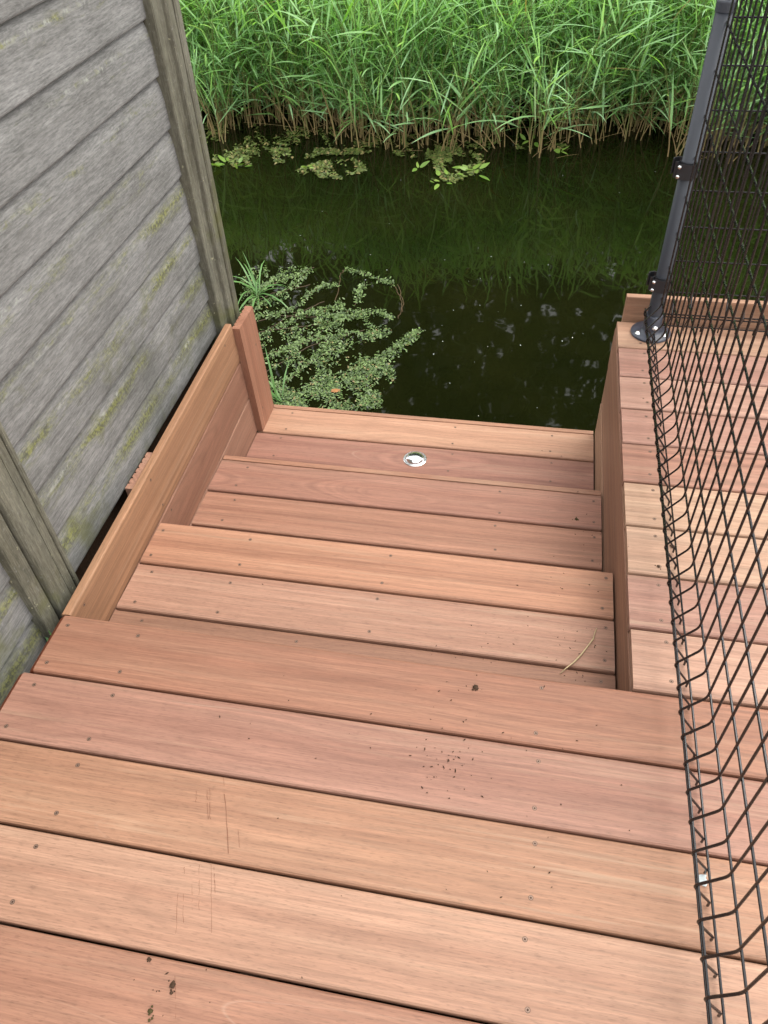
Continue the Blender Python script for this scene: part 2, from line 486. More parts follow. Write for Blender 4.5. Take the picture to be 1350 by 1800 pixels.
# ------------------------------------------------------------------ planks
PITCH = 0.149
def plank_mesh(name, L, W, T, mat, r=0.0035, bevel_left=0.0, grooves=False, seal=None):
    """board: local x length (from 0 to L), y width centred, z thickness, show face at z=0"""
    if grooves:
        pr = [(-W / 2, 0), (W / 2, 0), (W / 2, -T)]
        n = 7; pw = W / n
        for i in range(n):
            y1 = W / 2 - i * pw
            if i: pr += [(y1 + pw * .16, -T), (y1 + pw * .10, -T + .0045), (y1 - pw * .10, -T + .0045), (y1 - pw * .16, -T)]
        pr += [(-W / 2, -T)]
        pr = pr[::-1]
    else:
        pr = [tuple(p) for p in round_poly([(-W / 2, -T), (W / 2, -T), (W / 2, 0), (-W / 2, 0)], r, 3)]
    n = len(pr)
    V, F, MI = [], [], []
    if bevel_left:
        rings = [(0.0, 0.62), (bevel_left, 1.0), (L, 1.0)]
    else:
        rings = [(0.0, 1.0), (L, 1.0)]
    for i, (x, s) in enumerate(rings):
        for (py, pz) in pr:
            V.append((x, py if s == 1 else py * 0.985, pz if s == 1 else -T + (pz + T) * s))
    for i in range(len(rings) - 1):
        for k in range(n):
            k2 = (k + 1) % n
            F.append((i * n + k, (i + 1) * n + k, (i + 1) * n + k2, i * n + k2))
            MI.append(1 if (bevel_left and i == 0 and seal) else 0)
    F.append(tuple(range(n))); MI.append(1 if seal else 0)
    F.append(tuple(range((len(rings) - 1) * n, len(rings) * n))[::-1]); MI.append(0)
    m = mesh_from(name, V, F, [mat] + ([seal] if seal else []), False, MI)
    return m

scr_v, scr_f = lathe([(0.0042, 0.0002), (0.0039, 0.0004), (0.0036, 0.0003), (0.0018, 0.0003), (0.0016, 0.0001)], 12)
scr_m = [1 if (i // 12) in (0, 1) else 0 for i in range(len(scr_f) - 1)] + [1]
SCREW = mesh_from('screw', scr_v, scr_f, [M_SCREW, M_RIM_SHADE], False, scr_m)
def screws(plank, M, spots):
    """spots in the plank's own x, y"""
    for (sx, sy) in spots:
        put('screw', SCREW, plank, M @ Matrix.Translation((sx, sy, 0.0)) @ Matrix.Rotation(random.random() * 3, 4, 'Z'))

def wcol(rgb, lines=0.0):
    rgb = [a * 0.84 + b * 0.16 for a, b in zip(rgb, (209, 152, 118))]
    c = srgb(*rgb, WK)
    g = 0.3 * c[0] + 0.55 * c[1] + 0.15 * c[2]
    c = [v * 0.91 + g * 0.09 for v in c]
    return (c[0], c[1], c[2], lines)

def plank_x(parent, x0, x1, yc, z, W, T, rgb, mat=None, lines=0.0, sxs=(), name='plank', yaw=0.0, bevel=0.0, seal=None, r=0.0085):
    m = plank_mesh(name, x1 - x0, W, T, mat or M_WOOD, r, bevel, False, seal)
    z += random.uniform(-.0008, .0008)
    M = axes((x0, yc, z), (math.cos(yaw), math.sin(yaw), 0), (-math.sin(yaw), math.cos(yaw), 0), (0, 0, 1))
    o = put(name, m, parent, M, wcol(rgb, lines))
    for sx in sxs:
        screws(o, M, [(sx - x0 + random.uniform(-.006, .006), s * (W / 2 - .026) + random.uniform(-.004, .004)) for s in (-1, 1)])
    return o, M

DT = 0.024       # board thickness
BW = 0.1458
deck = thing('deck', 'reddish brown hardwood deck of wide screwed planks at the top of the steps', 'deck', (0, -0.4, -0.12))
upper = [   # colour, material, lines, left end
    ((186, 128, 99), M_CATH, 1.0, -1.2005), ((197, 143, 121), M_WOOD, 0.8, -1.2165), ((205, 151, 116), M_PORE, 0.15, -1.225),
    ((214, 163, 132), M_PORE, 0.3, -1.23), ((190, 134, 106), M_PORE, 0.3, -1.235), ((200, 142, 112), M_STRIPE, 0.3, -1.235),
    ((195, 140, 112), M_WOOD, 0.3, -1.235), ((206, 150, 120), M_PORE, 0.3, -1.235), ((190, 132, 108), M_CATH, 0.5, -1.235), ((205, 150, 122), M_WOOD, 0.3, -1.235)]
for k, (rgb, mt, ln, xl) in enumerate(upper):
    yc = -0.0015 - k * PITCH - BW / 2
    sx = [-1.171, -1.003, -0.172, 0.32, 0.9] if k < 2 else [-1.0, -0.172, 0.32, 0.9]
    plank_x(deck, xl, 1.75, yc, 0.0, BW - 0.001, DT, rgb, mt, ln, sx, bevel=0.011, seal=M_SEAL, yaw=random.uniform(-.0006, .0006))
side = [((224, 174, 146), M_STRIPE, .2), ((200, 148, 128), M_PORE, .1), ((222, 178, 146), M_CATH, .3), ((224, 182, 148), M_STRIPE, .2), ((196, 140, 116), M_CATH, .5),
        ((204, 150, 130), M_WOOD, .3), ((212, 162, 140), M_STRIPE, .2), ((208, 154, 134), M_WOOD, .2), ((218, 170, 136), M_WOOD, .1)]
jit = [0.001, -0.001, 0.001, 0.0, -0.001, 0.001, 0.0, 0.001, 0.0]
for k, (rgb, mt, ln) in enumerate(side):
    yc = 0.0025 + k * PITCH + BW / 2
    plank_x(deck, 0.002 + jit[k], 1.75, yc, 0.0, BW - 0.002, DT, rgb, mt, ln, [0.07, 0.52, 1.0], yaw=random.uniform(-.0006, .0006))
# side cladding of the stair well, faces -X
for i, (rgb, z1) in enumerate((((206, 152, 120), -0.027), ((204, 152, 120), -0.174), ((214, 166, 130), -0.321), ((190, 140, 110), -0.468))):
    m = plank_mesh('cladding_board', 1.336, 0.144, 0.020, M_STRIPE)
    put('cladding_board', m, deck, axes((0.0005 + 0.0015 * (i % 2), 1.340, z1 - 0.072), (0, -1, 0), (0, 0, 1), (-1, 0, 0)), wcol(rgb, .1))
# kerb board along the far edge of the side platform
m = plank_mesh('kerb_board', 1.72, 0.145, 0.022, M_WOOD)
put('kerb_board', m, deck, axes((0.018, 1.344, 0.008), (1, 0, 0), (0, 0, 1), (0, -1, 0)), wcol((200, 150, 116), .2))
m = plank_mesh('kerb_board', 1.72, 0.145, 0.020, M_WOOD)
put('kerb_board', m, deck, axes((0.022, 1.3665, -0.006), (1, 0, 0), (0, 0, 1), (0, -1, 0)), wcol((222, 176, 140), .2))
# joists below the boards
for jx in (-1.15, -1.0, -0.58, -0.17, 0.32, 0.9, 1.6):
    V, F = [], []
    bm = bmesh.new(); bmesh.ops.create_cube(bm, size=1.0)
    me = bpy.data.meshes.new('joist'); bmesh.ops.scale(bm, vec=(0.045, 1.46, 0.085), verts=bm.verts); bm.to_mesh(me); bm.free(); me.materials.append(M_JOIST)
    put('joist', me, deck, Matrix.Translation((jx, -0.77, -0.069)))
for jx in (0.07, 0.52, 1.0, 1.6):
    bm = bmesh.new(); bmesh.ops.create_cube(bm, size=1.0)
    me = bpy.data.meshes.new('joist'); bmesh.ops.scale(bm, vec=(0.045, 1.28, 0.085), verts=bm.verts); bm.to_mesh(me); bm.free(); me.materials.append(M_JOIST)
    put('joist', me, deck, Matrix.Translation((jx, 0.68, -0.069)))
bm = bmesh.new(); bmesh.ops.create_cube(bm, size=1.0)
me = bpy.data.meshes.new('bearer'); bmesh.ops.scale(bm, vec=(2.8, 0.07, 0.9), verts=bm.verts); bm.to_mesh(me); bm.free(); me.materials.append(M_JOIST)
put('bearer', me, deck, Matrix.Translation((0.25, -0.075, -0.60)))

steps = thing('steps', 'reddish brown hardwood steps leading down to the dark water', 'steps', (-0.6, 0.65, -0.7))
def xl_in(y): return -1.1775 - 0.0165 * y           # inner face of the left side boards
XR = -0.0045
tr = [  # z, y0, y1, colour, material, lines, screw x
    (-0.148, -0.012, 0.1305, (184, 132, 104), M_WOOD, .1, (-1.10, -0.72, -0.03)),
    (-0.148, 0.1350, 0.2795, (214, 160, 132), M_PORE, .4, (-1.14, -0.93, -0.56, -0.026)),
    (-0.148, 0.2840, 0.4280, (216, 153, 117), M_STRIPE, .1, (-1.165, -0.925, -0.555, -0.024)),
    (-0.303, 0.4215, 0.5665, (190, 134, 108), M_WOOD, .2, ()),
    (-0.303, 0.5710, 0.7155, (203, 143, 114), M_STRIPE, .1, (-1.095, -0.30, -0.024)),
    (-0.303, 0.7200, 0.8635, (196, 138, 115), M_CATH, 1.0, (-1.10, -0.30, -0.024)),
    (-0.450, 0.8880, 1.0345, (190, 130, 106), M_WOOD, .2, ()),
    (-0.450, 1.0390, 1.1835, (190, 132, 112), M_WOOD, .4, (-1.10, -0.487, -0.147)),
    (-0.450, 1.1880, 1.3320, (226, 170, 134), M_WOOD, .2, (-1.096, -0.49, -0.147))]
for z, y0, y1, rgb, mt, ln, sx in tr:
    yc = (y0 + y1) / 2
    xl = xl_in(yc) + 0.001
    o, M = plank_x(steps, xl, XR, yc, z, y1 - y0 - 0.0015, DT, rgb, mt, ln, sx, name='tread_plank', yaw=random.uniform(-.0005, .0005))
# risers / fascia boards that face the water
for y0, ztop, zb, rgb in ((0.3980, -0.174, -0.302, (190, 134, 104)), (0.8660, -0.3055, -0.4480, (200, 140, 108)), (1.3345, -0.4530, -0.5960, (214, 158, 122)), (1.3340, -0.5985, -0.7200, (180, 124, 96))):
    W = ztop - zb
    m = plank_mesh('riser_board', XR - xl_in(y0) - 0.001, W, 0.020, M_WOOD)
    put('riser_board', m, steps, axes((XR, y0 + 0.020, (ztop + zb) / 2), (-1, 0, 0), (0, 0, 1), (0, 1, 0)), wcol(rgb, .1))
# left side boards, faces +X
LEAN = 0.038
def x_in(y, z): return xl_in(y) - LEAN * (z + 0.15 + 0.25 * y)
for z1, y0, y1, rgb, mt in ((-0.007, 0.002, 1.1865, (200, 146, 104), M_STRIPE), (-0.1555, 0.002, 1.1865, (184, 130, 103), M_WOOD), (-0.3040, 0.30, 1.1865, (188, 136, 110), M_WOOD), (-0.4525, 0.5, 1.1865, (170, 118, 92), M_WOOD)):
    W = 0.1445
    m = plank_mesh('side_board', (y1 - y0) * 1.0001, W, 0.022, mt, 0.0045)
    zc = z1 - W / 2
    ex = Vector((x_in(y1, zc) - x_in(y0, zc), y1 - y0, 0)).normalized()
    up = Vector((-LEAN, 0, 1)); up = (up - ex * up.dot(ex)).normalized()
    M = axes((x_in(y0, zc), y0, zc), ex, up, ex.cross(up))
    o = put('side_board', m, steps, M, wcol(rgb, .1))
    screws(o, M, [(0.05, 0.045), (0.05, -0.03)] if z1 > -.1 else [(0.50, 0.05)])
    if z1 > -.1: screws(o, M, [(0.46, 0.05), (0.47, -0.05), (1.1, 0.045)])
# short corner board standing on the lowest step, grooves on its back
yp = 1.1885
m = plank_mesh('corner_board', 0.424, 0.144, 0.027, M_WOOD, grooves=True)
cu = Vector((-0.031, 0, 1)).normalized()
M = axes((-1.1765, yp + 0.072, -0.4495), cu, (0, -1, 0), cu.cross(Vector((0, -1, 0))))
o = put('corner_board', m, steps, M, wcol((204, 138, 106), .2))
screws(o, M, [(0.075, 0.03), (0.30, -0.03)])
# backing board behind the side boards, only its grooved top end shows
m = plank_mesh('backing_board', 0.62, 0.144, 0.027, M_WOOD, grooves=True)
put('backing_board', m, steps, axes((xl_in(0.49) - 0.0330, 0.49, -0.645), (0, 0, 1), (0, -1, 0), (1, 0, 0)), wcol((216, 160, 132), 0))
# stringers under the treads
for sx in (-1.10, -0.49, -0.05):
    for (y0, y1, z1) in ((0.0, 0.395, -0.175), (0.42, 0.86, -0.330), (0.89, 1.33, -0.477)):
        bm = bmesh.new(); bmesh.ops.create_cube(bm, size=1.0)
        me = bpy.data.meshes.new('stringer'); bmesh.ops.scale(bm, vec=(0.045, y1 - y0, 0.75), verts=bm.verts); bm.to_mesh(me); bm.free(); me.materials.append(M_JOIST)
        put('stringer', me, steps, Matrix.Translation((sx, (y0 + y1) / 2, z1 - 0.375)))

# ------------------------------------------------------------------ recessed light in the lowest step
lp = Vector((-0.6055, 1.1125, -0.450))
light = thing('recessed_light', 'round domed stainless steel light set into the lowest step', 'light', lp)
V, F = lathe([(0.0405, 0.0004), (0.0400, 0.0022), (0.0385, 0.0030), (0.0330, 0.0030), (0.0318, 0.0018), (0.0305, 0.0018)], 40)
put('bezel', mesh_from('bezel', V, F, M_STEEL, False), light, Matrix.Translation(lp))
prof = [(0.0312 * math.cos(a), 0.0035 + 0.0135 * math.sin(a)) for a in [i * math.pi / 2 / 9 for i in range(9)]] + [(0.001, 0.0170)]
V, F = lathe([(0.0312, 0.0016)] + prof, 40)
put('dome', mesh_from('dome', V, F, M_CHROME, True), light, Matrix.Translation(lp))

# ------------------------------------------------------------------ fence post with base flange and clamps
PX, PY = 0.0985, 1.279
fp = thing('fence_post', 'grey round metal fence post on a bolted flange at the platform corner', 'post', (PX, PY, 0.001))
MP = Matrix.Translation((PX, PY, 0.0))
V, F = lathe([(0.0205, 0.045), (0.0205, 0.846)], 28)
put('pole', mesh_from('pole', V, F, M_POST, True), fp, MP)
V, F = lathe([(0.0225, 0.843), (0.0225, 0.862), (0.0215, 0.8650), (0.006, 0.8665)], 28)
put('cap', mesh_from('cap', V, F, M_POST, False), fp, MP)
V, F = lathe([(0.0590, 0.0012), (0.0590, 0.0055), (0.0572, 0.0078), (0.0330, 0.0100), (0.0285, 0.0135), (0.0270, 0.0200), (0.0262, 0.0640), (0.0245, 0.0660), (0.0206, 0.0660)], 40, False)
fl = put('base_flange', mesh_from('base_flange', V, F, M_FLANGE, True), fp, MP)
bv, bf = lathe([(0.0085, 0.0), (0.0085, 0.0022), (0.0066, 0.0024), (0.0062, 0.0060), (0.0050, 0.0075), (0.0020, 0.0080)], 14)
BOLT = mesh_from('bolt', bv, bf, M_STEEL, True)
for a in (-152, -32, 88):
    put('bolt', BOLT, fl, MP @ Matrix.Translation((0.0445 * math.cos(math.radians(a)), 0.0445 * math.sin(math.radians(a)), 0.0085)))
put('bolt', BOLT, fl, MP @ Matrix.Translation((0.006, -0.0262, 0.031)) @ Matrix.Rotation(math.pi / 2, 4, 'X'))
def clamp(z):
    n = 20; V, F = [], []
    # strap wrapping the pole with an ear on the stair side
    prof = []
    for i in range(n + 1):
        a = math.radians(-170 + 300 * i / n)
        prof.append((0.0238 * math.cos(a), 0.0238 * math.sin(a)))
    path = [(-0.0345, -0.0105), (-0.0345 + .002, -0.0135)] + [(p[0], p[1]) for p in prof] + [(-0.0240, 0.0215), (-0.0360, 0.0160), (-0.0385, 0.0090)]
    th = 0.0028; H = 0.040
    P2 = [Vector(p) for p in path]
    for i, p in enumerate(P2):
        t = (P2[min(i + 1, len(P2) - 1)] - P2[max(i - 1, 0)]).normalized()
        nn = Vector((t.y, -t.x))
        for s, zz in ((0, -H / 2), (1, -H / 2), (1, H / 2), (0, H / 2)):
            q = p + nn * th * s
            V.append((q.x, q.y, zz))
    for i in range(len(P2) - 1):
        for k in range(4):
            k2 = (k + 1) % 4
            F.append((i * 4 + k, i * 4 + k2, (i + 1) * 4 + k2, (i + 1) * 4 + k))
    F.append((3, 2, 1, 0)); e = (len(P2) - 1) * 4; F.append((e, e + 1, e + 2, e + 3))
    c = put('clamp', mesh_from('clamp', V, F, M_BLACK, False), fp, MP @ Matrix.Translation((0, 0, z)))
    # front plate that holds the wire panel
    bm = bmesh.new(); bmesh.ops.create_cube(bm, size=1.0)
    bmesh.ops.scale(bm, vec=(0.044, 0.0035, 0.040), verts=bm.verts)
    bmesh.ops.bevel(bm, geom=bm.edges[:], offset=0.0012, segments=2, affect='EDGES')
    me = bpy.data.meshes.new('clamp_plate'); bm.to_mesh(me); bm.free(); me.materials.append(M_BLACK)
    put('clamp_plate', me, c, MP @ Matrix.Translation((-0.010, -0.0300, z)) @ Matrix.Rotation(math.radians(-14), 4, 'Z'))
    sv, sf = lathe([(0.0050, 0.0), (0.0050, 0.0022), (0.0035, 0.0042), (0.0012, 0.0048)], 12)
    SB = mesh_from('clamp_bolt', sv, sf, M_STEEL, True)
    for dz in (0.012, -0.012):
        put('clamp_bolt', SB, c, MP @ Matrix.Translation((-0.0265, -0.0280, z + dz)) @ Matrix.Rotation(math.radians(-14), 4, 'Z') @ Matrix.Rotation(math.pi / 2, 4, 'X'))
clamp(0.492)
clamp(0.170)

# ------------------------------------------------------------------ welded wire panels with a fold near the bottom and the top
WR = 0.00235
def smooth_path(pts, r=0.012, n=4):
    out = [Vector(pts[0])]
    for i in range(1, len(pts) - 1):
        p0, p1, p2 = Vector(pts[i - 1]), Vector(pts[i]), Vector(pts[i + 1])
        a = p0 - p1; b = p2 - p1
        rr = min(r, a.length * .45, b.length * .45)
        A = p1 + a.normalized() * rr; B = p1 + b.normalized() * rr
        for k in range(n + 1):
            t = k / n
            out.append(A * (1 - t) ** 2 + p1 * 2 * t * (1 - t) + B * t * t)
    out.append(Vector(pts[-1]))
    return out
FOLD = 0.037
vpts = [(0, 0, 0.0045), (0, 0, 0.018), (-FOLD, 0, 0.0715), (0, 0, 0.1255), (0, 0, 0.975), (-FOLD, 0, 1.030), (0, 0, 1.085), (0, 0, 1.145)]
Vw, Fw = tube(smooth_path(vpts, 0.011, 4), WR, 6)
VWIRE = mesh_from('vertical_wire', Vw, Fw, M_WIRE, True)
hz = [(0.004, 0.0165), (-FOLD + 0.0065, 0.0755), (-FOLD + 0.0065, 0.0665), (0.0046, 0.1275)] + [(0.0046, 0.2255 + 0.1 * i) for i in range(7)] + [(0.0046, 0.973), (-FOLD + .0065, 1.034), (-FOLD + .0065, 1.026), (0.0046, 1.087)]
def wire_panel(label, loc, rz, length, n_off):
    t = thing('wire_panel', label, 'fence panel', loc, 'black wire fence panels')
    M0 = Matrix.Translation(Vector(loc)) @ Matrix.Rotation(rz, 4, 'Z')
    n = int(length / 0.05)
    for i in range(n):
        put('vertical_wire', VWIRE, t, M0 @ Matrix.Translation((random.uniform(-.0004, .0004), -n_off - i * 0.05, 0)))
    Vh, Fh = tube([(0, 0, 0), (0, -length, 0)], WR, 6)
    hm = mesh_from('horizontal_wire', Vh, Fh, M_WIRE, True)
    for (hx, hz_) in hz:
        put('horizontal_wire', hm, t, M0 @ Matrix.Translation((hx, -n_off + 0.02, hz_)))
    return t
wire_panel('black folded wire fence panel running along the steps towards the viewer', (0.1005, 1.279, 0.0), 0.0, 2.52, 0.010)
wire_panel('black folded wire fence panel along the far water edge of the platform', (0.0985, 1.2950, 0.0), math.pi / 2, 1.62, 0.045)

# ------------------------------------------------------------------ weathered fence on the left
def fx(y): return -1.2690 - 0.012 * y
wf = thing('weathered_fence', 'old grey weathered overlapping board fence beside the steps', 'fence', (fx(0.5), 0.5, -0.35))
exf = Vector((-0.012, 1, 0)).normalized()
nf = exf.cross(Vector((0, 0, 1)))          # faces +X
def siding_mesh(L, h=0.131):
    # profile in (y up the board, z outwards); lower lip overlaps the board below
    pr = [(-0.004, -0.006), (-0.004, 0.0125), (-0.0030, 0.0160), (0.000, 0.0175), (0.004, 0.0178), (h * .5, 0.0160), (h - 0.044, 0.0138), (h - 0.036, 0.0124), (h - 0.026, 0.0105), (h - 0.014, 0.0070), (h - 0.008, 0.0050), (h - 0.0045, 0.0045), (h - 0.0045, -0.006)]
    n = len(pr); V, F = [], []
    segs = 6
    for s in range(segs + 1):
        x = L * s / segs
        w = random.uniform(-.0002, .0002)
        for (a, b) in pr: V.append((x, a + w, b + random.uniform(-.0002, .0002)))
    for s in range(segs):
        for k in range(n):
            k2 = (k + 1) % n
            F.append((s * n + k, (s + 1) * n + k, (s + 1) * n + k2, s * n + k2))
    F.append(tuple(range(n))); F.append(tuple(range(segs * n, (segs + 1) * n))[::-1])
    return mesh_from('plank', V, F, M_GREY)
H = 0.1275
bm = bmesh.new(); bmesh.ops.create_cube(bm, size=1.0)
me = bpy.data.meshes.new('light_block_board'); bmesh.ops.scale(bm, vec=(3.1, 0.66, 0.03), verts=bm.verts); bm.to_mesh(me); bm.free(); me.materials.append(M_DIRT)
put('light_block_board', me, wf, axes((fx(-0.2) - 0.030, -0.2, -0.345), exf, (0, 0, 1), nf))  # added dark board, keeps sky light out of the gap under the fence
for i in range(11):
    z0 = -0.040 + i * H
    y0, y1 = 0.118, 1.190
    put('plank', siding_mesh(y1 - y0), wf, axes((fx(y0), y0, z0), exf, (0, 0, 1), nf))
for i in range(11):
    z0 = -0.125 + i * H
    y0, y1 = -1.75, -0.010
    put('plank', siding_mesh(y1 - y0), wf, axes((fx(y0) - 0.004, y0, z0), exf, (0, 0, 1), nf))
def fence_post(pr, y0, z0, z1):
    """profile (along the fence, outwards)"""
    n = len(pr); V, F = [], []
    segs = 8
    for s in range(segs + 1):
        for (a, b) in pr: V.append((z0 + (z1 - z0) * s / segs, a + random.uniform(-.0006, .0006), b + random.uniform(-.0006, .0006)))
    for s in range(segs):
        for k in range(n):
            k2 = (k + 1) % n
            F.append((s * n + k, s * n + k2, (s + 1) * n + k2, (s + 1) * n + k))
    F.append(tuple(range(n))[::-1]); F.append(tuple(range(segs * n, (segs + 1) * n)))
    m = mesh_from('post', V, F, M_GPOST)
    put('post', m, wf, axes((fx(y0) + 0.0185, y0, 0), (0, 0, 1), exf, nf))
pf = [(0.0, -0.03), (0.0, 0.018), (0.003, 0.021), (0.030, 0.021), (0.033, 0.018), (0.036, 0.010), (0.040, 0.006), (0.062, 0.004), (0.080, 0.010), (0.083, 0.020), (0.087, 0.023),
      (0.118, 0.023), (0.121, 0.020), (0.123, 0.012), (0.127, 0.012), (0.129, 0.022), (0.133, 0.025), (0.158, 0.025), (0.161, 0.021), (0.161, -0.03)]
pf = [(a, b) for a, b in pf]
fence_post(pf, 1.176, -0.75, 1.55)
pn = [(0.0, -0.03), (0.0, 0.012), (0.003, 0.015), (0.040, 0.015), (0.043, 0.012), (0.044, 0.006), (0.047, 0.006), (0.048, 0.022), (0.052, 0.025), (0.094, 0.025), (0.098, 0.022),
      (0.099, 0.008), (0.102, 0.008), (0.103, 0.014), (0.106, 0.017), (0.128, 0.017), (0.131, 0.014), (0.132, 0.006), (0.135, 0.006), (0.137, 0.012), (0.140, 0.015), (0.147, 0.015), (0.150, 0.012), (0.150, -0.03)]
fence_post(pn, -0.022, -0.75, 1.55)

# ------------------------------------------------------------------ reeds
def leaf_strip(base, d0, L, W, droop, side, seg=5):
    """points of a bent blade: returns (2*(seg+1), 3) verts"""
    d = d0 / np.linalg.norm(d0)
    up = np.array([0, 0, 1.0])
    w = np.cross(d, up); nw = np.linalg.norm(w)
    w = w / nw if nw > 1e-3 else np.array([1.0, 0, 0])
    w = w * math.cos(side) + np.cross(d, w) * math.sin(side)
    out = []
    p = base.copy()
    prof = [0.35, 0.85, 1.0, 0.85, 0.5, 0.04]
    for i in range(seg + 1):
        ww = w * W * 0.5 * prof[int(round(i * 5 / seg))]
        out += [p - ww, p + ww]
        d = d + np.array([0, 0, -droop / seg]); d /= np.linalg.norm(d)
        p = p + d * L / seg
    return np.array(out)
QUAD5 = np.array([(2 * i, 2 * i + 1, 2 * i + 3, 2 * i + 2) for i in range(5)])
def reed_data(h, lean, rng, leaf_from=0.09, leaf_gap=0.072, lsc=1.0):
    """stem polyline (k,3), list of leaf verts"""
    k = 7
    az = math.atan2(lean[1], lean[0]); ln = math.hypot(*lean)
    pts = []
    for i in range(k):
        t = i / (k - 1)
        pts.append((math.cos(az) * ln * t ** 1.6, math.sin(az) * ln * t ** 1.6, h * t))
    pts = np.array(pts)
    leaves = []
    z = leaf_from + rng.uniform(0, .12)
    a = rng.uniform(0, 6.28)
    while z < h * 0.98:
        t = z / h
        i = min(int(t * (k - 1)), k - 2); f = t * (k - 1) - i
        base = pts[i] * (1 - f) + pts[i + 1] * f
        el = math.radians(rng.uniform(12, 68))
        wind = rng.normal(0, 0.75) + 0.25
        aa = a + rng.normal(0, .45)
        d = np.array([math.cos(aa) * math.cos(el) + .22, math.sin(aa) * math.cos(el) - .10, math.sin(el)])
        L = rng.uniform(.20, .42) * lsc * (1.0 if t < .85 else .8)
        leaves.append(leaf_strip(base, d, L, rng.uniform(.0085, .016) * (L / .32) ** .3, rng.uniform(.02, .80), rng.uniform(-.7, .5)))
        z += leaf_gap * rng.uniform(.7, 1.3)
        a += math.pi + rng.normal(0, .5)
    return pts, leaves
def stem_geo(pts, r0, r1, sides=4):
    V = []
    n = len(pts)
    for i, p in enumerate(pts):
        r = r0 + (r1 - r0) * i / (n - 1)
        for s in range(sides):
            an = 2 * math.pi * s / sides
            V.append((p[0] + r * math.cos(an), p[1] + r * math.sin(an), p[2]))
    F = [(i * sides + s, i * sides + (s + 1) % sides, (i + 1) * sides + (s + 1) % sides, (i + 1) * sides + s) for i in range(n - 1) for s in range(sides)]
    return np.array(V), np.array(F)
def edge_y(x):          # water-side edge of the reed bed
    return 4.74 + 0.13 * math.sin(x * 2.1 + .6) + 0.09 * math.sin(x * 5.3) + 0.06 * math.sin(x * 13.1 + 1) - 0.10 * (x > 0.25) * min(1, (x - .25) * 3)
LV, LF, LT = [], [], []
SV, SF, ST = [], [], []
nl = ns = 0
def add_reed(x, y, h, lean, tintbase, rng, dead=False, **kw):
    global nl, ns
    pts, leaves = reed_data(h, lean, rng, **kw)
    off = np.array([x, y, ZW - 0.06])
    v, f = stem_geo(pts + off, rng.uniform(.0032, .0052), .0016)
    SV.append(v); SF.append(f + ns); ns += len(v)
    hh = (v[:, 2] - ZW)
    br = np.clip(.95 - hh / .30 + rng.normal(0, .40), 0, 1) if not dead else np.full(len(v), 1.0)
    tt = np.stack([np.full(len(v), rng.uniform(.2, .9)), br, np.zeros(len(v)), np.ones(len(v))], 1)
    ST.append(tt)
    if dead: return
    for lv in leaves:
        LV.append(lv + off); LF.append(QUAD5 + nl); nl += len(lv)
        t = np.clip(tintbase + rng.normal(0, .20), 0, 1)
        b = 1.0 if rng.random() < .015 else (0.35 * rng.random() if rng.random() < .08 else 0.0)
        LT.append(np.tile([t, b, 0, 1], (len(lv), 1)))
rng = np.random.default_rng(5)
XA, XB = -5.2, 3.0
cnt = 0
for i in range(4300):
    x = rng.uniform(XA, XB); d = abs(rng.normal(0, 1.0)) * 1.15
    if d > 3.2: continue
    # loose clumps
    if math.sin(x * 6.3 + d * 4) + math.sin(x * 2.2 - d * 7) < -1.0 - .8 * d: continue
    y = edge_y(x) + 0.10 + d
    h = rng.uniform(0.80, 1.10) + 0.20 * min(d, 2.0)
    add_reed(x, y, h, (rng.normal(0.05, .24), rng.normal(-.14, .20)), .45 + .12 * math.sin(x * 2 + y * 3) - (.05 if d > 1 else 0), rng)
# short young shoots along the edge and dead stalks in the water
for i in range(480):
    x = rng.uniform(XA, XB); y = edge_y(x) + rng.uniform(-.03, .5)
    add_reed(x, y, rng.uniform(.35, .75), (rng.normal(0.03, .14), rng.normal(-.10, .12)), .55, rng, leaf_from=.12, leaf_gap=.075, lsc=.8)
for i in range(300):
    x = rng.uniform(XA, XB); y = edge_y(x) + rng.uniform(-.10, .55)
    add_reed(x, y, rng.uniform(.14, .55), (rng.normal(0, .20), rng.normal(-.08, .16)), .5, rng, dead=True)
for cx in (-2.55, -1.95, -1.3, -0.95, -0.35, 0.02, 0.30, 0.62, 0.85, 1.3):
    cy = edge_y(cx) - rng.uniform(.05, .22)
    for i in range(rng.integers(5, 11)):
        x, y = cx + rng.normal(0, .045), cy + rng.normal(0, .05)
        if rng.random() < .45: add_reed(x, y, rng.uniform(.12, .35), (rng.normal(0, .12), rng.normal(-.05, .1)), .5, rng, dead=True)
        else: add_reed(x, y, rng.uniform(.45, .85), (rng.normal(0.02, .16), rng.normal(-.08, .12)), .6, rng, leaf_from=.16)
put_l = big_mesh('reed_bed', np.concatenate(LV + SV), [np.concatenate(LF), np.concatenate(SF) + nl], [M_REED, M_STEM], np.concatenate(LT + ST))
mi = np.zeros(len(put_l.polygons), dtype=np.int32); mi[sum(len(f) for f in LF):] = 1
put_l.polygons.foreach_set('material_index', mi)
tag(put('reed_bed', put_l), 'dense bed of tall green reeds on the far bank of the water', 'reeds', kind='stuff')

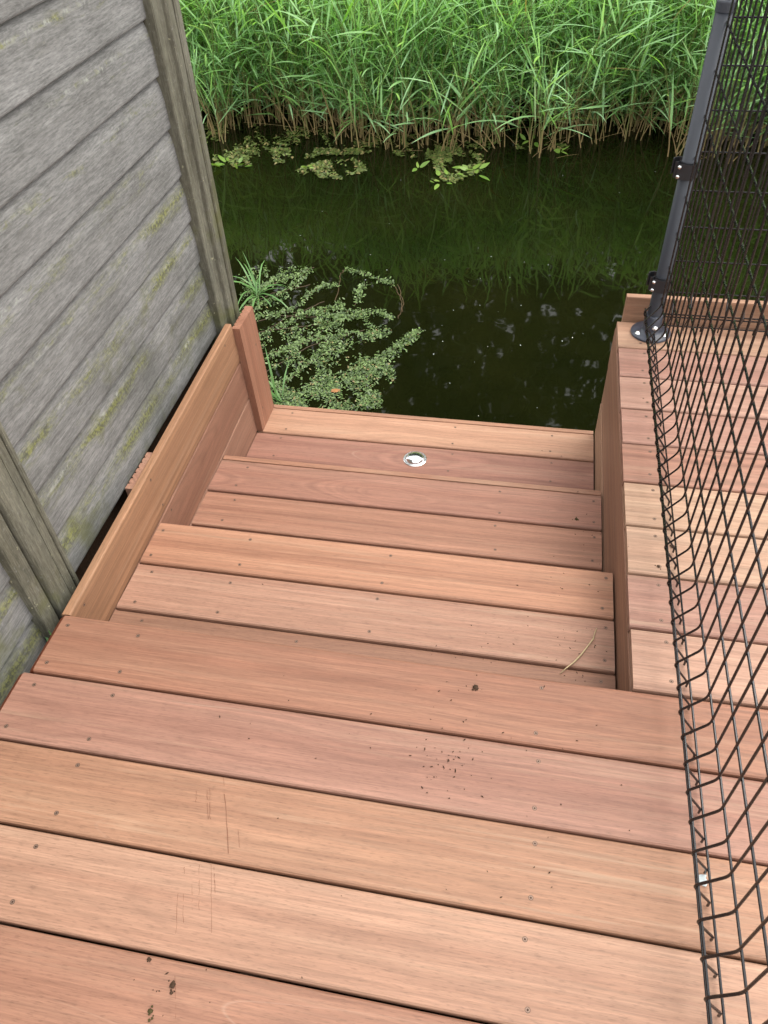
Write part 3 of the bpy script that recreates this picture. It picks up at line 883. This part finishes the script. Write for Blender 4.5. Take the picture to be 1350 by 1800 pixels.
# single reeds at the water's edge that can be told from the mass: stem and blades of their own
variants = []
for v in range(9):
    r2 = np.random.default_rng(100 + v)
    pts, leaves = reed_data(r2.uniform(.70, 1.0), (r2.normal(0.05, .16), r2.normal(-.16, .12)), r2, leaf_from=.12, leaf_gap=.09)
    sv_, sf_ = stem_geo(pts, .0048, .0018, 5)
    br = np.clip(1.1 - sv_[:, 2] / .40, 0, 1)
    smesh = big_mesh('stem', sv_, [sf_], M_STEM, np.stack([np.full(len(sv_), .6), br, br * 0, br * 0 + 1], 1))
    lms = []
    for lv in leaves:
        lms.append(big_mesh('leaf', lv, [QUAD5], M_REED, np.tile([np.clip(r2.normal(.62, .22), 0, 1), 0, 0, 1], (len(lv), 1))))
    variants.append((smesh, lms))
nr = 0
for i in range(64):
    x = -2.9 + 4.4 * (i + rng.uniform(0, 1)) / 64
    y = edge_y(x) - 0.02 + rng.uniform(-.05, .10)
    sm, lms = variants[i % 9]
    M = Matrix.Translation((x, y, ZW - 0.05)) @ Matrix.Rotation(rng.normal(0, .5), 4, 'Z') @ Matrix.Scale(rng.uniform(.85, 1.12), 4)
    t = thing('reed', 'green leafy reed standing in the water at the front edge of the reed bed', 'reed', (x, y, ZW), 'reeds along the front edge of the bed')
    put('stem', sm, t, M)
    for lm in lms: put('leaf', lm, t, M)

# ------------------------------------------------------------------ floating plants
def leaflet(c, r, az, tilt, rng):
    """small 5-gon leaf lying on the water"""
    n = 5
    ca, sa = math.cos(az), math.sin(az)
    out = []
    for k in range(n):
        a = 2 * math.pi * k / n + rng.uniform(-.2, .2)
        lx, ly = r * math.cos(a) * 1.5, r * math.sin(a) * .75
        lz = lx * tilt[0] + ly * tilt[1]
        out.append((c[0] + lx * ca - ly * sa, c[1] + lx * sa + ly * ca, c[2] + lz))
    return out
PENT = np.arange(5)
class Mat_:
    def __init__(s): s.V, s.F, s.T, s.n = [], [], [], 0
    def leaf(s, c, r, rng, tint, brown=0.0, tl=.35):
        s.V += leaflet(c, r, rng.uniform(0, 6.28), (rng.normal(0, tl), rng.normal(0, tl)), rng)
        s.F.append(PENT + s.n); s.n += 5
        s.T += [(min(max(tint, 0), 1), brown, 0, 1)] * 5
def poly_area_pts(poly, n, rng):
    P = np.array(poly); lo, hi = P.min(0), P.max(0)
    out = []
    while len(out) < n:
        q = rng.uniform(lo, hi)
        ins = False
        j = len(P) - 1
        for i in range(len(P)):
            if (P[i][1] > q[1]) != (P[j][1] > q[1]) and q[0] < (P[j][0] - P[i][0]) * (q[1] - P[i][1]) / (P[j][1] - P[i][1]) + P[i][0]: ins = not ins
            j = i
        if ins: out.append(q)
    return out
rng = np.random.default_rng(21)
mat_ = Mat_()
def cl(x, y): return .8 * math.sin(x * .55 + 2 * math.sin(y * .31)) * math.sin(y * .62 + x * .2) + math.sin(x * .09 + 1.3 * math.sin(y * .05)) + math.sin(y * .11 + x * .035 + 1.0) + .7 * math.sin(x * .23 - y * .17)
mats = [  # photo outline of the mats, leaves, leaf size (m)
    ([(470, 660), (520, 690), (560, 655), (600, 630), (640, 625), (690, 640), (694, 668), (672, 690), (668, 716), (600, 722), (470, 716)], 6500, .0042, -.45),
    ([(560, 560), (590, 530), (640, 548), (690, 565), (698, 575), (668, 596), (640, 600), (600, 622), (560, 660), (500, 640), (520, 600)], 3600, .0042, .35),
    ([(660, 628), (738, 578), (735, 590), (700, 622), (668, 640)], 900, .0046, -1.0),
    ([(430, 590), (470, 560), (520, 540), (560, 535), (570, 570), (540, 620), (480, 650), (450, 640)], 2600, .0040, .8),
    ([(412, 450), (440, 470), (520, 470), (545, 478), (520, 520), (470, 545), (425, 530)], 1600, .0042, .8)]
for poly, n, r, thr in mats:
    for q in poly_area_pts(poly, n, rng):
        if cl(*q) < thr: continue
        p = at_z(q[0] + rng.normal(0, 3), q[1] + rng.normal(0, 3), ZW + .004)
        mat_.leaf((p.x, p.y, ZW + .003 + abs(rng.normal(0, .004))), r * rng.uniform(.4, 1.4), rng, rng.normal(.5, .34), 0.0 if rng.random() > .04 else .7)
strands = [[(420, 560), (470, 530), (520, 500), (545, 472)], [(425, 520), (480, 500), (540, 478)], [(430, 600), (500, 570), (560, 545), (600, 540)], [(450, 640), (520, 610), (600, 560), (660, 548), (690, 560)],
           [(470, 560), (520, 540), (560, 505), (590, 500)], [(440, 560), (500, 548), (560, 552), (610, 560)], [(606, 474), (640, 480), (668, 492), (690, 500)], [(625, 535), (632, 510), (642, 500)],
           [(660, 640), (700, 606), (738, 578)], [(470, 690), (530, 650), (570, 610), (600, 590)], [(430, 545), (470, 500), (500, 480)], [(480, 620), (540, 600), (620, 585), (680, 590)], [(590, 570), (600, 545), (596, 530)]]
sv_all, sf_all, nsv = [], [], 0
for s in strands:
    pts = [at_z(a, b, ZW + .003) for a, b in s]
    fine = []
    for i in range(len(pts) - 1):
        for k in range(8): fine.append(pts[i].lerp(pts[i + 1], k / 8) + Vector((rng.normal(0, .004), rng.normal(0, .004), 0)))
    fine.append(pts[-1])
    v, f = tube(fine, .0016, 4)
    sv_all += v; sf_all += [tuple(i + nsv for i in ff) for ff in f]; nsv += len(v)
    Ls = sum((fine[i + 1] - fine[i]).length for i in range(len(fine) - 1))
    for k in range(int(Ls / .0015)):
        t = rng.uniform(0, len(fine) - 1.001); i = int(t)
        p = fine[i].lerp(fine[i + 1], t - i)
        w = .015 * (0.4 + 0.6 * abs(math.sin(t * 1.3)))
        mat_.leaf((p.x + rng.normal(0, w), p.y + rng.normal(0, w), ZW + .003 + abs(rng.normal(0, .005))), .0046 * rng.uniform(.45, 1.45), rng, rng.normal(.6, .25), 0, .5)
tag(put('floating_weed', big_mesh('floating_weed', mat_.V, [np.array(mat_.F)], M_WEED, mat_.T)), 'mat of small pale green leaved water weed floating by the corner board', 'water weed', kind='stuff')
# brown runners below the weed
for s in [[(700, 500), (710, 530), (700, 560)], [(690, 500), (703, 520), (708, 548)], [(440, 600), (500, 560), (570, 530)], [(455, 660), (540, 610), (640, 580)], [(430, 570), (490, 555), (560, 558)],
          [(440, 520), (500, 490), (552, 470)], [(470, 700), (540, 640), (590, 610)], [(430, 540), (480, 515), (545, 500)], [(590, 530), (600, 480), (606, 474)], [(445, 585), (520, 575), (600, 566)], [(450, 625), (510, 612), (575, 590)]]:
    pts = [at_z(a, b, ZW + .0015) for a, b in s]
    fine = []
    for i in range(len(pts) - 1):
        for k in range(8): fine.append(pts[i].lerp(pts[i + 1], k / 8) + Vector((rng.normal(0, .003), rng.normal(0, .003), 0)))
    fine.append(pts[-1])
    v, f = tube(fine, .0022, 4)
    sv_all += v; sf_all += [tuple(i + nsv for i in ff) for ff in f]; nsv += len(v)
tag(put('weed_runners', mesh_from('weed_runners', sv_all, sf_all, M_BROWNSTEM)), 'thin brown runners trailing through the floating weed', 'water weed', kind='stuff')
# duckweed scum along the far bank
mat2 = Mat_()
for poly, n, r, thr in [([(372, 262), (440, 258), (520, 262), (560, 275), (470, 292), (380, 296)], 2000, .0095, .1), ([(520, 300), (560, 285), (620, 280), (640, 288), (645, 300), (600, 316), (540, 312)], 1700, .0095, -.3),
                        ([(640, 268), (700, 264), (760, 258), (830, 268), (800, 285), (700, 275)], 1500, .0095, .15), ([(755, 262), (800, 258), (862, 278), (850, 300), (800, 322), (760, 318), (762, 290)], 1700, .0095, -.2),
                        ([(360, 215), (560, 225), (700, 235), (860, 240), (860, 262), (360, 256)], 3600, .010, .35), ([(480, 262), (640, 262), (640, 272), (480, 276)], 1000, .010, -.3), ([(860, 245), (1000, 255), (1000, 265), (860, 262)], 300, .010, .2)]:
    for q in poly_area_pts(poly, n, rng):
        if cl(*q) < thr: continue
        p = at_z(q[0], q[1], ZW)
        mat2.leaf((p.x, p.y, ZW + .003 + abs(rng.normal(0, .003))), r * rng.uniform(.5, 1.2), rng, rng.normal(.5, .28), 0.0 if rng.random() > .15 else .6, .25)
tag(put('duckweed', big_mesh('duckweed', mat2.V, [np.array(mat2.F)], M_WEED2, mat2.T)), 'olive scum of duckweed floating along the foot of the reeds', 'duckweed', kind='stuff')
# pale specks on the open water: sky glints modelled as white flakes, some fluff
mat3 = Mat_()
for i in range(45):
    q = (rng.uniform(450, 1345), rng.uniform(300, 740))
    if rng.random() < .5: q = (rng.normal(880, 110), rng.normal(560, 90))
    p = at_z(q[0], q[1], ZW)
    if p.y < 1.42 or p.y > 4.3 or p.x > 1.6: continue
    mat3.leaf((p.x, p.y, ZW + .002), rng.uniform(.0012, .0030), rng, 1.0, 0, .05)
tag(put('glint_specks', big_mesh('glint_specks', mat3.V, [np.array(mat3.F)], M_PAPER, mat3.T)), 'white specks standing in for sky glints on the dark open water, with some plant fluff', 'glint specks', kind='stuff')

# bright leaved water plants near the far bank: each leaf its own part
LS = leaf_strip(np.zeros(3), np.array([1.0, 0, 0.12]), 1.0, 0.42, .22, 0.0)
LEAF1 = mesh_from('leaf', LS, [tuple(q) for q in QUAD5], M_BRIGHT)
rng = np.random.default_rng(33)
wp = [((735, 297), 3, .11, 'small bright green three leaved water plant left of the larger leaf clusters'), ((780, 318), 8, .105, 'bright green cluster of floating leaves nearest the viewer, in front of the duckweed'),
      ((832, 300), 9, .12, 'bright green water plant with raised leaves and a yellow leaf, right of the duckweed'), ((985, 268), 5, .11, 'small bright green leaves floating alone below a bent reed on the right'),
      ((410, 290), 9, .12, 'bright green floating leaves close to the weathered fence post'), ((540, 296), 4, .08, 'yellowish green leaves at the left tip of the duckweed patch'), ((930, 248), 6, .11, 'pale green leaves floating close under the reeds')]
for (q, n, L, lab) in wp:
    c = at_z(q[0], q[1], ZW + .006)
    t = thing('water_plant', lab, 'water plant', c, 'bright leaved water plants')
    for k in range(n):
        a = 2 * math.pi * k / n + rng.normal(0, .35)
        off = Vector((math.cos(a), math.sin(a), 0)) * L * rng.uniform(.0, .9 if n > 5 else .2)
        M = Matrix.Translation(c + off + Vector((0, 0, rng.uniform(.002, .012)))) @ Matrix.Rotation(a + rng.normal(0, .5), 4, 'Z') @ Matrix.Rotation(rng.normal(-.15, .25), 4, 'Y') @ Matrix.Rotation(rng.normal(0, .5), 4, 'X') @ Matrix.Scale(L * rng.uniform(.38, .78), 4)
        put('leaf', LEAF1, t, M)

# sedge tuft by the fence post
def tuft(name, label, cat, c, n, Lr, spread, mat, W, seed):
    r3 = np.random.default_rng(seed)
    t = thing(name, label, cat, c)
    for k in range(n):
        a = r3.uniform(0, 6.28); el = math.radians(r3.uniform(*spread))
        d = np.array([math.cos(a) * math.cos(el), math.sin(a) * math.cos(el), math.sin(el)])
        lv = leaf_strip(np.array([r3.normal(0, .008), r3.normal(0, .008), 0]), d, r3.uniform(*Lr), W * r3.uniform(.7, 1.2), r3.uniform(.9, 2.2), r3.uniform(-.3, .3))
        m = big_mesh('blade', lv, [QUAD5], mat, np.tile([np.clip(r3.normal(.6, .25), 0, 1), 0, 0, 1], (len(lv), 1)))
        put('blade', m, t, Matrix.Translation(c))
    return t
c = at_z(452, 520, ZW)
tuft('sedge_tuft', 'green tuft of arching narrow blades in the floating weed by the fence post', 'grass tuft', c, 20, (.16, .34), (35, 80), M_SEDGE, .009, 3)
c = at_z(492, 706, ZW)
tuft('sedge_tuft', 'small dark green blades standing right behind the corner board', 'grass tuft', c, 9, (.12, .26), (40, 80), M_SEDGE, .011, 8)
c = Vector((-1.222, -0.045, -0.15))
tuft('weed_sprout', 'tiny green weed sprouting in the gap between deck and fence post', 'weed', c, 9, (.06, .135), (62, 88), M_SEDGE, .009, 5)
# bent straw blades fallen on the water at the reeds
c = at_z(590, 687, ZW + .008)
dl = mesh_from('fallen_leaf', [(-.020, -.009, 0), (0, -.015, .003), (.021, -.004, 0), (.017, .009, .004), (-.004, .013, .002), (-.018, .006, .003)], [(0, 1, 2, 3, 4, 5)], M_DEADLEAF)
tag(put('fallen_leaf', dl, None, Matrix.Translation(c)), 'brown dead leaf lying on the floating weed', 'leaf')

# ------------------------------------------------------------------ things lying on the wood
s = [(495, 895), (470, 960), (450, 1040), (380, 1130), (300, 1230), (200, 1340), (110, 1410), (30, 1475)]
pts = [at_z(980 + a / 7.2, 980 + b / 7.2, -0.1448) for a, b in s]
pts = [p + Vector((0, 0, [0, .002, .004, .002, .001, .003, .004, .001][i])) for i, p in enumerate(pts)]
v, f = tube(pts, [.0009, .0011, .0018, .0013, .0019, .0016, .0013, .0007], 6)
tag(put('straw', mesh_from('straw', v, f, M_STRAW, True)), 'bent dry straw lying on the upper step', 'straw')
def clod(px, py, z, r, label, mat=M_DIRT, seed=0, flat=.5):
    r4 = np.random.default_rng(seed)
    c = at_z(px, py, z)
    bm = bmesh.new()
    for k in range(7):
        o = Vector((r4.normal(0, r * .55), r4.normal(0, r * .55), 0)) if k else Vector((0, 0, 0))
        rr = r * (0.62 if k == 0 else r4.uniform(.15, .42))
        ret = bmesh.ops.create_icosphere(bm, subdivisions=1, radius=rr)
        for v in ret['verts']:
            v.co = Vector((v.co.x * r4.uniform(.7, 1.25), v.co.y * r4.uniform(.7, 1.25), v.co.z * flat * r4.uniform(.7, 1.2))) + o + Vector((0, 0, rr * flat * .85))
    me = bpy.data.meshes.new('soil_clod'); bm.to_mesh(me); bm.free(); me.materials.append(mat)
    tag(put('soil_clod', me, None, Matrix.Translation(c + Vector((0, 0, .0004)))), label, 'soil', 'crumbs of soil on the planks')
clod(836, 1210, 0, .0085, 'dark crumb of soil in the middle of the topmost plank by the steps', M_DIRT, 1)
clod(304, 1733, 0, .0085, 'dark splayed crumb of soil on the nearest plank', M_DIRT, 2)
clod(265, 1778, 0, .0070, 'mossy round crumb of soil nearest the bottom edge of the view', M_MOSSDIRT, 3)
clod(262, 1686, 0, .0050, 'small crumb of soil at the edge of the nearest plank', M_DIRT, 4)
clod(1013, 913, -.303, .0075, 'grey brown crumb of soil on the middle step', M_MOSSDIRT, 6)
clod(1183, 962, 0, .0075, 'dark crumb of soil on the side platform behind the wire', M_DIRT, 7)
clod(1157, 996, 0, .0055, 'small dark crumb of soil beside the wire on the platform', M_DIRT, 9)
c = at_z(1235, 1547, .0006)
ch = mesh_from('white_chip', [(-.006, -.008, 0), (.004, -.010, 0), (.008, -.003, 0), (.005, .004, 0), (.007, .009, 0), (-.003, .008, 0), (-.008, .004, 0),
                              (-.006, -.008, .0012), (.004, -.010, .002), (.008, -.003, .001), (.005, .004, .001), (.007, .009, .0016), (-.003, .008, .001), (-.008, .004, .002)],
               [tuple(range(7))[::-1], tuple(range(7, 14))] + [(i, (i + 1) % 7, 7 + (i + 1) % 7, 7 + i) for i in range(7)], M_PAPER)
tag(put('white_chip', ch, None, Matrix.Translation(c)), 'small ragged white chip lying under the wire fence', 'chip')
# dark scuff marks across two planks
M_SCUFF = make_plain('scuff_stain', srgb(158, 106, 82, WK), 0.7, 0.2, 0, 0.3, 200)
r7 = np.random.default_rng(9)
KV, KF = [], []
for (a, b, w) in [((393, 1366), (402, 1500), .0011), ((364, 1388), (366, 1440), .0009), ((369, 1386), (369, 1440), .0009), ((345, 1390), (344, 1420), .0008), ((312, 1570), (309, 1650), .0008), ((322, 1565), (322, 1622), .0007),
                  ((376, 1518), (378, 1570), .0009), ((350, 1520), (350, 1600), .0006), ((371, 1520), (372, 1640), .0006), ((308, 1715), (309, 1790), .0008), ((418, 1460), (421, 1490), .0007), ((324, 1524), (324, 1536), .0012), ((337, 1540), (337, 1600), .0005)]:
    pts = [at_z(a[0] + (b[0] - a[0]) * i / 9 + r7.normal(0, .5), a[1] + (b[1] - a[1]) * i / 9, 0.00105) for i in range(10)]
    for i in range(9):
        if r7.random() < .22: continue
        ww = w * r7.uniform(.4, 1.1) * .5
        k0 = len(KV)
        KV += [pts[i] + Vector((-ww, 0, 0)), pts[i] + Vector((ww, 0, 0)), pts[i + 1] + Vector((ww, 0, 0)), pts[i + 1] + Vector((-ww, 0, 0))]
        KF.append((k0, k0 + 1, k0 + 2, k0 + 3))
tag(put('scuff_marks', mesh_from('scuff_marks', KV, KF, M_SCUFF)), 'thin dark scuff marks drawn across the near planks', 'scuff', kind='stuff')
# scattered grit and sawdust crumbs
r5 = np.random.default_rng(77)
GV, GF, ng = [], [], 0
def grit(px, py, z, r):
    global ng
    c = at_z(px, py, z)
    a = r5.uniform(0, 6.28); el = r5.uniform(1, 2.6)
    b = [(r * el, 0, 0), (0, r * .8, 0), (-r * el, 0, 0), (0, -r * .8, 0), (0, 0, r * 1.1)]
    for q in b: GV.append((c.x + q[0] * math.cos(a) - q[1] * math.sin(a), c.y + q[0] * math.sin(a) + q[1] * math.cos(a), c.z + q[2] + .0006))
    for tri in ((0, 1, 4), (1, 2, 4), (2, 3, 4), (3, 0, 4)): GF.append(tuple(i + ng for i in tri))
    ng += 5
for cx, cy, sx, sy, n, z in [(790, 1345, 26, 26, 60, 0), (800, 1370, 34, 30, 40, 0), (835, 1212, 22, 14, 22, 0), (880, 1300, 80, 60, 36, 0), (800, 1150, 40, 10, 22, -.148), (900, 1130, 90, 18, 34, -.148),
                             (1000, 1190, 34, 8, 26, -.148), (1010, 1030, 34, 16, 26, -.148), (980, 1120, 50, 20, 24, -.148), (960, 890, 60, 14, 16, -.303), (1020, 950, 26, 14, 18, -.303), (930, 1500, 110, 70, 26, 0),
                             (300, 1740, 40, 30, 18, 0), (700, 1400, 260, 120, 40, 0), (600, 1250, 250, 40, 24, 0), (1000, 790, 40, 10, 8, -.45), (1200, 800, 60, 140, 20, 0)]:
    for i in range(int(n * .42)):
        grit(r5.normal(cx, sx), r5.normal(cy, sy), z, r5.uniform(.0006, .0017))
tag(put('grit', mesh_from('grit', GV, GF, M_DIRT)), 'specks of soil and grit scattered over deck and steps', 'grit', kind='stuff')

# ------------------------------------------------------------------ trees beyond the reeds (they darken the water by reflection)
def tree(x, y, h, cr, label, seed):
    r6 = np.random.default_rng(seed)
    gz = ground_h(x, y) - .05
    t = thing('tree', label, 'tree', (x, y, gz), 'trees beyond the reed bed')
    V, F = tube([(x + r6.normal(0, .12) * (i > 0), y + r6.normal(0, .12) * (i > 0), gz + h * .8 * i / 6) for i in range(7)], [.26 - .034 * i for i in range(7)], 8)
    put('trunk', mesh_from('trunk', V, F, M_BARK, True), t)
    lv, lt = [], []
    n = 3600
    # clumps spread through a tall crown that reaches low
    nc = 170
    cz = r6.uniform(.04, 1.0, nc)
    rad = cr * np.sqrt(np.clip(np.sin(np.pi * (cz * .80 + .14)), .05, 1)) * np.sqrt(r6.uniform(0.05, 1, nc))
    ca = r6.uniform(0, 6.28, nc)
    C = np.stack([x + rad * np.cos(ca), y + rad * np.sin(ca), gz + .5 + cz * (h - .6)], 1)
    ci = r6.integers(0, nc, n)
    P = C[ci] + r6.normal(0, 1, (n, 3)) * np.array([.42, .42, .36])
    u = r6.normal(0, 1, (n, 3)); u /= np.linalg.norm(u, axis=1)[:, None]
    w = np.cross(u, r6.normal(0, 1, (n, 3))); w /= np.linalg.norm(w, axis=1)[:, None]
    s1 = r6.uniform(.10, .22, n)[:, None]; s2 = s1 * .62
    Q = np.stack([P - u * s1, P + w * s2, P + u * s1, P - w * s2], 1).reshape(-1, 3)
    tin = np.clip(r6.normal(.5, .25, n), 0, 1)
    T = np.repeat(np.stack([tin, tin * 0, tin * 0, tin * 0 + 1], 1), 4, axis=0)
    put('crown', big_mesh('crown', Q, [np.arange(4 * n).reshape(-1, 4)], M_TREE, T), t)
    for b in range(7):
        a = r6.uniform(0, 6.28); z0 = gz + h * r6.uniform(.25, .7)
        V, F = tube([(x, y, z0), (x + math.cos(a) * cr * .4, y + math.sin(a) * cr * .4, z0 + .7), (x + math.cos(a) * cr * .8, y + math.sin(a) * cr * .8, z0 + 1.6)], [.09, .055, .02], 6)
        put('limb', mesh_from('limb', V, F, M_BARK, True), t)
for i, (x, y, h, cr) in enumerate([(-9.5, 12.0, 9.8, 2.9), (-6.2, 13.4, 11.0, 2.9), (-3.3, 12.2, 10.4, 2.6), (-0.6, 13.6, 11.4, 2.8), (2.1, 12.3, 10.2, 2.6), (5.0, 13.2, 10.8, 2.8), (8.2, 12.6, 10.0, 2.8), (-7.8, 16.4, 13.0, 3.2), (-2.0, 16.8, 13.6, 3.2), (3.6, 16.5, 13.4, 3.2)]):
    names = ['leftmost', 'second from left', 'third from left', 'fourth from left', 'fifth from left', 'sixth from left', 'rightmost', 'rear left', 'rear middle', 'rear right']
    tree(x, y, h, cr, 'tall dark leafy tree beyond the reeds, ' + names[i] + ' in the row', 500 + i)
